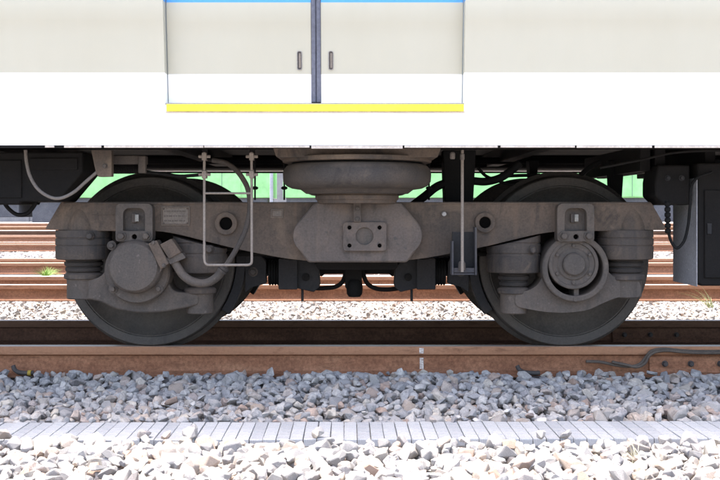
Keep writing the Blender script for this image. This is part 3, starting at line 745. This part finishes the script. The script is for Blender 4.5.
# brake gear
for sx in (-1, 1):
    for sy in (-1, 1):
        yb = sy*.565
        def X(px): return sx*abs(at(px, 270, -.60)[0])
        def Zb(py): return at(357, py, -.60)[1]
        u = thing_b = MB()
        xa_, xb_ = X(279), X(298)
        o = MB().prism(rrect(min(xa_, xb_), Zb(289), max(xa_, xb_), Zb(258), .008), yb-.075, yb+.075).build('brake_cylinder', M['brake'], bogie, .004)
        pts = [(296, 259), (312, 259), (319, 268), (320, 286), (314, 292), (296, 288)]
        MB().prism(round_poly([(X(a), Zb(c)) for a, c in pts], .008, 3), yb-.05, yb+.05).build('mounting_lug', M['brake'], o, .004)
        MB().lathe([(sy*.0, .019), (sy*.012, .019), (sy*.014, .010)], (X(306), yb+sy*.049, Zb(277)), 'Y', 20).build('pivot_pin', M['dark'], o)
        pr = [(0, .05)]
        L0 = abs(X(279)-X(268))
        for i in range(4): pr += [(L0*(i+.1)/4, .062), (L0*(i+.5)/4, .066), (L0*(i+.9)/4, .062), (L0*(i+1)/4, .05)]
        MB().lathe([(sx*a, r_) for a, r_ in pr], (X(279), yb, Zb(273)), 'X', 28).build('bellows', M['black'], o)
        # shoe holder and shoe along the tread
        cx0 = sx*AX
        arc = []
        for k in range(9):
            a = R(-34+60*k/8); arc.append((cx0-sx*(WR+.006)*math.cos(a), AZ+(WR+.006)*math.sin(a)))
        for k in range(9):
            a = R(26-60*k/8); arc.append((cx0-sx*(WR+.052)*math.cos(a), AZ+(WR+.052)*math.sin(a)))
        MB().prism(arc, yb-.04, yb+.04).build('brake_shoe', M['brake'], o, .003)
        hold = [(cx0-sx*(WR+.05), AZ-.16), (cx0-sx*(WR+.05), AZ+.10), (cx0-sx*(WR+.10), AZ+.06), (X(266), Zb(262)), (X(266), Zb(284)), (cx0-sx*(WR+.09), AZ-.13)]
        MB().prism(round_poly(hold, .01, 3), yb-.028, yb+.028).build('shoe_holder', M['brake'], o, .004)
        MB().prism(round_poly([(cx0-sx*(WR+.055), AZ+.08), (cx0-sx*(WR+.10), AZ+.08), (cx0-sx*(WR+.13), AZ+.30), (cx0-sx*(WR+.08), AZ+.30)], .01, 3), yb+sy*.03, yb+sy*.055).build('hanger', M['brake'], o, .003)
        MB().hexbolt(X(253), yb-.028 if sy < 0 else yb-.03, Zb(272), .018, .018).build('shoe_bolt', M['spring'], o)
        MB().cyl((X(302), yb, Zb(286)), (X(302), yb, Zb(302)), .007, 10).build('drop_pin', M['brake'], o)
# pipes and hoses in the middle
q = MB(); q.prism(rrect(at(262, 0, -.45)[0], at(0, 274, -.45)[1], at(470, 0, -.45)[0], at(0, 258, -.45)[1], .01), -.45, -.38); q.build('brake_beam', M['dark'], bogie, .004)
q = MB(); q.prism(rrect(at(345, 0, -.5)[0], at(0, 289, -.5)[1], at(362, 0, -.5)[0], at(0, 255, -.5)[1], .02), -.52, -.44); q.build('centre_post', M['dark'], bogie, .004)
x, z = at(354.5, 288, -.5)
MB().lathe([(-.045, .030), (-.03, .040), (0, .043), (.03, .040), (.045, .030)], (x, -.5, z), 'Z', 24).build('post_foot', M['black'], bogie)
for pts in ([(362, 262), (363, 272), (367, 283), (376, 288.5), (388, 289.5), (400, 288)], [(346, 270), (343, 281), (336, 286.5), (326, 288), (314, 288), (305, 284)]):
    MB().tube(spline([P3(a, c, -.48) for a, c in pts], 6), .012, 10).build('brake_hose', M['black'], bogie)

# wire-frame of small pipes under the frame
for yy, zz in ((-.62, .47), (-.60, .50)):
    MB().cyl((-.78, yy, zz), (.78, yy, zz), .012, 10).build('air_pipe', M['dark'], bogie)

# ---------------------------------------------------------------- train car
car = thing('train_car', 'white and ivory train car with sliding doors standing over the bogie', 'train car', (0, 0, 0))
PR = [(-1.362, .968), (-1.372, 1.03), (-1.386, 1.126), (-1.404, 1.272), (-1.424, 1.42), (-1.4345, 1.487), (-1.4375, 1.495), (-1.442, 1.56), (-1.446, 1.70), (-1.448, 1.95), (-1.448, 2.95), (-1.444, 3.20), (-1.425, 3.34)]
def prof_y(z): return float(np.interp(z, [p[1] for p in PR], [p[0] for p in PR]))
DX0, DX1 = at(165.5, 105, -1.386)[0], at(464, 105, -1.386)[0]
DZ0, DZ1 = 1.140, 2.96
XL, XR = -7.5, 8.5
def side(sign):
    q = MB(); bm = q.bm
    zs = sorted(set([p[1] for p in PR]+[DZ0, DZ1])); xs = [XL, DX0, DX1, XR]
    G = [[bm.verts.new((x, sign*-prof_y(z), z)) for x in xs] for z in zs]
    for i in range(len(zs)-1):
        for j in range(3):
            if j == 1 and zs[i] >= DZ0-1e-6 and zs[i+1] <= DZ1+1e-6: continue
            bm.faces.new((G[i][j], G[i][j+1], G[i+1][j+1], G[i+1][j]))
    # jambs, bottom lip
    dz = [i for i, z in enumerate(zs) if DZ0-1e-6 <= z <= DZ1+1e-6]
    for j in (1, 2):
        inn = [bm.verts.new((xs[j], sign*(-prof_y(zs[i])-.085), zs[i])) for i in dz]
        for a in range(len(dz)-1): bm.faces.new((G[dz[a]][j], G[dz[a+1]][j], inn[a+1], inn[a]))
    for i in (dz[0], dz[-1]):
        a = bm.verts.new((DX0, sign*(-prof_y(zs[i])-.085), zs[i])); b_ = bm.verts.new((DX1, sign*(-prof_y(zs[i])-.085), zs[i]))
        bm.faces.new((G[i][1], G[i][2], b_, a))
    low = [bm.verts.new((x, sign*1.30, zs[0]+.004)) for x in xs]
    for j in range(3): bm.faces.new((G[0][j], G[0][j+1], low[j+1], low[j]))
    bmesh.ops.recalc_face_normals(bm, faces=bm.faces)
    o = q.build('body_side', M['car'], car, 0, angle=25)
    return o
side(-1); side(1)
# roof, ends, floor
q = MB(); rf = [(-1.427, 3.335), (-1.40, 3.42), (-1.30, 3.50), (-1.0, 3.58), (-.5, 3.63), (0, 3.65), (.5, 3.63), (1.0, 3.58), (1.30, 3.50), (1.40, 3.42), (1.427, 3.335)]
q.prism_x(rf, XL, XR).build('roof', M['grey_post'], car, 0)
for x in (XL+.01, XR-.05):
    MB().prism_x([(y, z) for y, z in PR]+[(-y, z) for y, z in reversed(PR)], x, x+.04).build('end_wall', M['car'], car)
MB().box((XL+.05, -1.32, 1.07), (XR-.05, 1.32, 1.10)).build('floor', M['dark'], car)
# sill strips under the body side: bare metal edge in lengths
for s in (-1, 1):
    MB().box((XL, s*1.352-.006, .957), (XR, s*1.352+.006, .9675)).build('sill_edge', M['dark'], car)
for a, c in ((45, 55), (64, 102), (104, 204), (204, 310), (311, 403), (404, 498), (500, 575), (576, 652), (654, 760)):
    x0, x1 = at(a+.4, 148, -1.36)[0], at(c-.4, 148, -1.36)[0]
    hh = .0085 if (a, c) != (311, 403) else .013
    MB().box((x0, -1.3665, .9665-hh-random.uniform(0, .002)), (x1, -1.3600, .9662)).build('sill_strip', M['edge'], car, .001)
# doors
def door(x0, x1, hx):
    zs = [1.150]+[p[1] for p in PR if 1.16 < p[1] < 2.9]+[2.95]; q = MB(); bm = q.bm
    T = .035
    f = [[bm.verts.new((x, prof_y(z)+.050, z)) for x in (x0, x1)] for z in zs]; k = [[bm.verts.new((x, prof_y(z)+.050+T, z)) for x in (x0, x1)] for z in zs]
    n = len(zs)
    for i in range(n-1):
        bm.faces.new((f[i][0], f[i][1], f[i+1][1], f[i+1][0])); bm.faces.new((k[i][0], k[i+1][0], k[i+1][1], k[i][1]))
        bm.faces.new((f[i][0], f[i+1][0], k[i+1][0], k[i][0])); bm.faces.new((f[i][1], k[i][1], k[i+1][1], f[i+1][1]))
    bm.faces.new((f[0][0], k[0][0], k[0][1], f[0][1])); bm.faces.new((f[-1][0], f[-1][1], k[-1][1], k[-1][0]))
    o = q.build('door', M['car'], car, .002, angle=25)
    Yd = -1.40+.05
    a, z1 = at(hx-2.6, 51.5, Yd); b_, z0 = at(hx+2.6, 70.5, Yd)
    yy = prof_y((z0+z1)/2)+.050; tilt = prof_y(z1)-prof_y(z0)
    h_ = MB()
    h_.prism(rrect(a, z0, b_, z1, (b_-a)*.5, 6), yy-.004, yy+.01, [rrect(a+.003, z0+.003, b_-.003, z1-.003, (b_-a)*.5-.003, 6)])
    def slope(q_):
        for v_ in q_.bm.verts: v_.co.y += prof_y(v_.co.z)-prof_y((z0+z1)/2)
        return q_
    slope(h_).build('pull_rim', M['steel'], o, .0008)
    slope(MB().prism(rrect(a+.0025, z0+.0025, b_-.0025, z1-.0025, (b_-a)*.45, 6), yy-.0025, yy+.004)).build('pull_recess', M['clip'], o)
    slope(MB().prism(rrect(a+.0085, z0+.010, b_-.0055, z1-.010, .003, 4), yy-.0032, yy-.001)).build('pull_grip', M['guard'], o, .001)
    return o
DYp = -1.345
xm0, xm1 = at(311.5, 60, DYp)[0], at(321, 60, DYp)[0]
door(DX0+.004, xm0, 299.7); door(xm1, DX1-.004, 331)
for a, b_, nm in ((xm0+.0006, (xm0+xm1)/2-.0012, 'door_seal'), ((xm0+xm1)/2+.0012, xm1-.0006, 'door_seal')):
    q = MB(); zs = [1.155]+[p[1] for p in PR if 1.16 < p[1] < 2.9]+[2.95]; bm = q.bm
    sec = [(a, .060), (a, .048), (a+.004, .0445), (b_-.004, .0445), (b_, .048), (b_, .060)]
    rings = [[bm.verts.new((x, prof_y(z)+d, z)) for x, d in sec] for z in zs]
    for A, B in zip(rings, rings[1:]):
        for k in range(5): bm.faces.new((A[k], A[k+1], B[k+1], B[k]))
    bm.faces.new(rings[0]); bmesh.ops.recalc_face_normals(bm, faces=bm.faces)
    q.build(nm, M['seal'], car, 0)
MB().box((xm0, prof_y(1.2)+.066, 1.15), (xm1, prof_y(1.2)+.075, 2.9)).build('seal_backing', M['black'], car)
# thin seals at the jambs, a shadow gap under the doors, the yellow threshold
zt = at(0, 104.2, -1.40)[1]; zb = at(0, 111.4, -1.40)[1]
MB().box((DX0+.008, -1.408, zb), (DX1-.003, -1.376, zt)).build('yellow_threshold', M['yellow'], car, .002)
MB().box((DX0+.002, -1.402, zb-.0035), (DX1+.002, -1.38, zb-.0004)).build('threshold_trim', M['edge'], car)
MB().box((DX0, -1.40, zt+.0006), (DX1, -1.35, zt+.0045)).build('threshold_rail', M['steel'], car)
# underframe: sills, cross beams, pipes
for s in (-1, 1): MB().box((XL+.05, s*1.20-.06, .975), (XR-.05, s*1.20+.06, 1.07)).build('side_sill', M['dark'], car)
for x in np.arange(-3.6, 3.9, .9):
    if abs(x) > .2: MB().box((x-.04, -1.14, .982), (x+.04, 1.14, 1.07)).build('cross_beam', M['dark'], car, .004)
for y, z, r_ in ((-1.0, .995, .022), (-.86, 1.00, .016), (.3, .99, .02), (.9, .992, .025)):
    MB().cyl((-3.6, y, z), (3.6, y, z), r_, 12).build('underfloor_pipe', M['dark'], car)
# body bolster over the air spring
q = MB(); q.prism(round_poly([(-.372, .966), (.372, .966), (.358, .9265), (-.358, .9265)], .004, 2), -1.21, 1.21); q.build('body_bolster', M['frame'], car, .004)
# posts seen in the gap (damper brackets, stops)
for (a, c, y0_, y1_, Ya, Yb) in ((443, 476, 150, 206, -.62, -.50), (529, 539, 160, 184, -.2, -.1), (609.5, 624.5, 160, 206, -.45, -.38)):
    x0, z1 = at(a, y0_, Ya); x1, z0 = at(c, y1_, Ya)
    MB().prism(round_poly([(x0+.01, z0), (x1-.015, z0), (x1, z1), (x0, z1)], .005, 2), Ya, Yb).build('damper_bracket', M['black'], car, .004)
def hose(pts, Y, r_, name='hose', mat='black', par=None):
    return MB().tube(spline([P3(a, c, Y) for a, c in pts], 7), mm(r_, Y), 12).build(name, M[mat], par or car)
hose([(412, 206), (425, 196), (438, 186), (455, 181), (470, 178)], -.6, 4.2)
hose([(474, 181), (486, 181.5), (500, 178), (512, 170), (520, 163)], -.6, 4.0)
hose([(478, 168), (486, 176), (496, 180), (508, 184), (520, 185)], -.5, 1.6)
hose([(505, 176), (520, 175.5), (540, 175)], -.45, 1.7); hose([(505, 183), (520, 182.5), (540, 184)], -.45, 1.5)
hose([(574, 181), (582, 174), (590, 167), (600, 162)], -.5, 2.6)
hose([(145, 172), (160, 173.5), (178, 176), (192, 175.5), (203, 174.5)], -1.0, 1.7)
for a in (255, 284.3, 429):
    q = MB(); p0 = P3(a, 160, -.75); p1 = P3(a, 200, -.75); q.cyl(p0, p1, mm(.9, -.75), 8)
    p2 = P3(a, 188, -.75); q.lathe([(-.008, .009), (-.003, .016), (.003, .016), (.008, .009)], p2, 'Z', 14); q.build('level_rod', M['black'], car)
# hanging bracket, cable loop, corrugated conduit on the left
q = MB(); q.prism(round_poly(poly([(91, 150), (111.5, 150), (111.5, 176.5), (98, 176.8), (95.5, 171)], -1.2), .004, 3), -1.2, -1.16); hb = q.build('cable_bracket', M['frame'], car, .003)
xx, zz = at(105, 166, -1.2); MB().hexbolt(xx, -1.2, zz, .009, .012).build('bolt', M['box'], hb)
hose([(25.5, 150), (26.5, 162), (30, 176), (38, 189), (50, 197), (61, 198), (74, 192), (86, 181.5), (97, 172)], -1.18, 1.7, 'cable_loop', 'cable')
q = MB(); a, z1 = at(112, 155.5, -1.12); b_, z0 = at(145, 164, -1.12); q.box((a, -1.12, z0), (b_, -1.06, z1)); a, z1 = at(138, 156, -1.13); b_, z0 = at(145.5, 173, -1.13); q.box((a, -1.13, z0), (b_, -1.10, z1)); q.build('pipe_bracket', M['rubber_grey'], car, .003)
q = MB(); pr = []; xa, zz = at(111, 170, -1.08); xb = at(140, 170, -1.08)[0]; nn = 22
for i in range(nn): pr += [(xa+(xb-xa)*i/nn, .013), (xa+(xb-xa)*(i+.35)/nn, .018), (xa+(xb-xa)*(i+.65)/nn, .018)]
q.lathe(pr, (0, -1.08, zz), 'X', 14).build('corrugated_conduit', M['dark'], car, angle=60)
# rectangular rod guard hung from the underframe
RY = -1.14; rr = mm(1.3, RY)
gd = MB()
pts = [P3(204.3, 152, RY), P3(204.3, 258, RY)]+[P3(204.3+k_[0], 261.5+k_[1], RY) for k_ in ((.5, .5), (1.6, 2.4), (3.6, 3.4))]+[P3(208.5, 265, RY), P3(247, 265, RY)]+[P3(a, c, RY) for a, c in ((249.6, 264.6), (251.1, 263.6), (251.7, 261.5))]+[P3(251.8, 258, RY), P3(251.6, 152, RY)]
gd.tube(pts, rr, 12)
rod = gd.build('rod_guard', M['guard'], car)
MB().cyl(P3(204, 193.2, RY), P3(251.6, 193.2, RY), mm(1.1, RY), 10).build('cross_rod', M['guard'], rod)
for a in (204.3, 251.7):
    for c in (156.5, 174.5):
        p = P3(a, c, RY); q = MB()
        q.lathe([(-.026, .007), (-.011, .007), (-.0105, .012), (.0105, .012), (.011, .007), (.028, .007)], p, 'X', 14)
        q.box((p[0]-.010, RY-.012, p[2]-.017), (p[0]+.010, RY+.03, p[2]+.017)); q.build('rod_clamp', M['guard'], rod, .002)
    p0 = P3(a, 156.5, RY); MB().box((p0[0]-.012, RY+.012, p0[2]-.015), (p0[0]+.012, RY+.03, 1.0)).build('rod_hanger', M['dark'], rod)
# right: thin rod and channel bracket
CY = -1.02
q = MB(); q.cyl(P3(462.3, 150, CY-.06), P3(462.3, 272, CY-.06), mm(1.5, CY), 10); rd = q.build('hanging_rod', M['guard'], car)
for a, c, r_ in ((452.5, 155.5, .012), (462.3, 156.5, .010)):
    p = P3(a, c, CY-.06); q = MB(); q.lathe([(-.016, r_*.8), (-.012, r_), (.010, r_), (.016, r_*.6)], p, 'Z', 14); q.build('rod_nut', M['cable'], rd)
q = MB(); x0, zb_ = at(451, 275, CY); x1, _ = at(476, 275, CY); zl = at(0, 241, CY)[1]; zr = at(0, 227, CY)[1]; t = .009
MB().box((x0+t, CY+.028, zb_), (x1-t, CY+.04, at(0, 232, CY)[1])).build('channel_web', M['brake'], bogie, .002); q.box((x0, CY-.035, zb_+.001), (x0+t, CY+.04, zl)); q.box((x1-t, CY-.035, zb_+.001), (x1, CY+.04, zr))
q.box((x0+t, CY-.028, zb_+.002), (x1-t, CY+.028, zb_+.010)); q.box((x0+t, CY-.025, zb_+.012), (x1-t, CY-.018, zb_+.034))
ch = q.build('channel_bracket', M['bluegrey'], bogie, .002)
xx, zz = at(462.5, 268, CY-.06); MB().lathe([(-.012, .017), (.020, .017), (.030, .011)], (xx, CY-.035, zz), 'Z', 16).build('rod_end', M['spring'], ch)
# underfloor equipment boxes
def eqbox(pts, Y0, Y1, nm, mat, bv=.008): return MB().prism(poly(pts, Y0), Y0, Y1).build(nm, M[mat], car, bv)
eb = eqbox([(-260, 152), (83, 152), (83, 172), (58, 201.5), (20, 201.5), (20, 204.5), (-260, 204.5)], -1.08, -.80, 'equipment_box', 'dark')
for a, c, e, g in ((-20, 160, 22, 198), (30, 158, 78, 170)):
    x0, z1 = at(a, c, -1.08); x1, z0 = at(e, g, -1.08); MB().box((x0, -1.088, z0), (x1, -1.075, z1)).build('box_lid', M['dark'], eb, .004)
hose([(3, 200), (8, 208), (17, 214.5), (27, 213.5), (34, 206), (37, 199)], -.95, 2.0)
er = eqbox([(658, 165), (690, 165), (690, 205), (664, 205), (655, 196), (655, 182)], -.98, -.78, 'junction_box', 'dark')
for a in (668, 682):
    xx, zz = at(a, 178, -.985); MB().hexbolt(xx, -.98, zz, .010, .014).build('bolt', M['brake'], er)
eb2 = eqbox([(697.5, 163), (900, 163), (900, 286), (702, 286), (697.5, 283)], -1.0, -.70, 'equipment_box', 'dark')
x0, _ = at(697.5, 0, -1.0); zt_, zb_ = at(0, 178, -1.0)[1], at(0, 286.5, -1.0)[1]
ep = MB().box((x0-.006, -1.003, zb_), (x0-.0005, -.675, zt_)).build('end_panel', M['panel_grey'], eb2, .002); lab(ep, 'pale grey end panel')
for k in range(3):
    xa_, z1 = at(704+k*45, 190, -1.0); xb_, z0 = at(742+k*45, 278, -1.0); MB().box((xa_, -1.010, z0), (xb_, -.995, z1)).build('box_lid', M['dark'], eb2, .004)
    MB().box((xa_+.01, -1.018, (z0+z1)/2), (xa_+.03, -1.008, (z0+z1)/2+.05)).build('box_latch', M['brake'], eb2, .002)
hose([(667, 200), (667.5, 214), (668, 228), (671, 241), (677, 248), (684, 241), (688, 226), (690, 206), (691, 188), (697, 178), (712, 172)], -1.03, 1.5)
q = MB()
for k in range(6): q.lathe([(-.012, .009), (-.006, .014), (.006, .014), (.012, .009)], P3(667.4+.1*k, 204+5.4*k, -1.03), 'Z', 12)
q.build('hose_sleeve', M['black'], car)
hose([(600, 168), (640, 160), (680, 152), (740, 150)], -1.05, 1.2, 'underfloor_cable', 'dark')
for a in (640, 655, 705):
    x0, z1 = at(a, 152, -.9); MB().box((x0, -.9, z1-.09), (x0+.05, .2, z1+.03)).build('equipment_hanger', M['dark'], car, .004)

# ---------------------------------------------------------------- green train on the fourth track and the wall beyond
def green_car(xa, xb, label, wins, doors):
    Y0, Y1 = TR[4]-1.35, TR[4]+1.35
    c = thing('green_train_car', label, 'train car', ((xa+xb)/2, TR[4], 0), 'green train cars in the background')
    pr = [(Y0+.02, 1.12), (Y0, 1.3), (Y0, 3.2), (Y0+.25, 3.55), (TR[4], 3.7), (Y1-.25, 3.55), (Y1, 3.2), (Y1, 1.3), (Y1-.02, 1.12)]
    MB().prism_x(pr, xa, xb).build('body', M['green'], c, .02)
    for x in wins:
        f = MB().box((x-.52, Y0-.012, 1.98), (x+.52, Y0+.01, 2.82)).build('window', M['steel'], c, .005)
        MB().box((x-.46, Y0-.018, 2.03), (x+.46, Y0-.010, 2.76)).build('pane', M['glass'], f)
    for x in doors:
        f = MB().box((x-.62, Y0-.02, 1.16), (x+.62, Y0+.01, 3.0)).build('door', M['green'], c, .008)
        MB().box((x-.008, Y0-.024, 1.17), (x+.008, Y0-.015, 2.98)).build('door_gap', M['seal'], f)
        for s in (-1, 1): MB().box((x+s*.33-.22, Y0-.026, 2.0), (x+s*.33+.22, Y0-.018, 2.75)).build('pane', M['glass'], f)
    MB().box((xa+.1, Y0+.12, .98), (xb-.1, Y1-.12, 1.118)).build('underframe', M['far_under'], c)
    x = xa+.8
    while x < xb-1.5:
        wd = random.uniform(.7, 1.7); MB().box((x, Y0+.15, random.uniform(.30, .5)), (min(x+wd, xb-.4), Y1-.3, .985)).build('equipment_box', M['far_under'], c, .02); x += wd+random.uniform(.15, .5)
    for xw_ in (xa+1.6, xa+3.7, xb-3.7, xb-1.6):
        for s in (-1, 1):
            MB().lathe([(-s*-.06, .1), (0, .43), (s*-.11, .43), (s*-.12, .455), (s*-.14, .455), (s*-.14, .1)], (xw_, TR[4]+s*.60, .43), 'Y', 32).build('wheel', M['dark'], c)
    for xw_ in (xa+2.65, xb-2.65):
        MB().box((xw_-1.5, Y0+.40, .45), (xw_+1.5, Y0+.55, .66)).build('bogie_frame', M['far_under'], c, .03)
    return c
def fx(p): return at(p, 0, TR[4]-1.35)[0]
green_car(-22.5, fx(270), 'pale green train car in the background, left of the gap', [fx(60), fx(112), fx(-60)], [fx(222), fx(10)])
green_car(fx(283), 24, 'pale green train car in the background, right of the gap', [fx(493), fx(567), fx(700)], [fx(345), fx(632)])
p = thing('line_post', 'slim grey post standing in the gap between the green cars', 'post', (fx(276), TR[4]-3.0, GZ))
xx = fx(276)
MB().cyl((xx, TR[4]-3.0, GZ), (xx, TR[4]-3.0, 5), .055, 14).build('pole', M['grey_post'], p)
MB().box((xx-.14, TR[4]-3.14, GZ), (xx+.14, TR[4]-2.86, GZ+.35)).build('footing', M['concrete'], p, .02)
WY = 75
wl = thing('boundary_wall', 'long pale concrete wall far behind the green train', 'wall', (0, WY, GZ))
for k in range(24):
    x = -48+k*4
    MB().box((x+.15, WY, GZ), (x+3.85, WY+.2, 4.4)).build('panel', M['concrete'], wl, .01); MB().box((x-.15, WY-.1, GZ), (x+.15, WY+.25, 4.5)).build('pillar', M['concrete'], wl, .01)

# ---------------------------------------------------------------- weeds
def weed(loc, label, n, h, spread, mat, lean=(0, 0), name='weed', w=.006):
    q = MB(); bm = q.bm
    for i in range(n):
        a = random.uniform(0, 6.28); hh = h*random.uniform(.5, 1); sp = spread*random.uniform(.2, 1)
        bx, by = random.uniform(-.02, .02)+loc[0], random.uniform(-.02, .02)+loc[1]
        prev = None
        for k in range(6):
            t = k/5; ww = w*(1-t*.92)
            c = Vector((bx+(math.cos(a)*sp+lean[0])*t*t, by+(math.sin(a)*sp+lean[1])*t*t, loc[2]+hh*(t-.35*t*t*(sp/spread))))
            sd = Vector((-math.sin(a), math.cos(a), 0))*ww+Vector((0, 0, ww*.4))
            cur = (bm.verts.new(c-sd), bm.verts.new(c+sd))
            if prev: bm.faces.new((prev[0], prev[1], cur[1], cur[0]))
            prev = cur
    o = q.build(name, M[mat]); tag(o, label, 'weed'); return o
Yw = 6.9; xw_, zw = at(46, 262, Yw)
weed((xw_, Yw, GZ), 'green weed tuft between the tracks, left of the bogie', 110, .24, .24, 'grass', w=.007)
Yw = 3.1; xw_, _ = at(712, 0, Yw)
weed((xw_, Yw, GZ), 'pale grass clump behind the train at the right edge', 40, .30, .20, 'drygreen', (-.14, 0), w=.0035)
xw_ = at(640, 0, -2.05)[0]
weed((xw_, -2.02, GZ+.02), 'dry whitish grass in the near ballast at lower right', 16, .11, .10, 'drygrass', (-.03, 0), w=.0022)
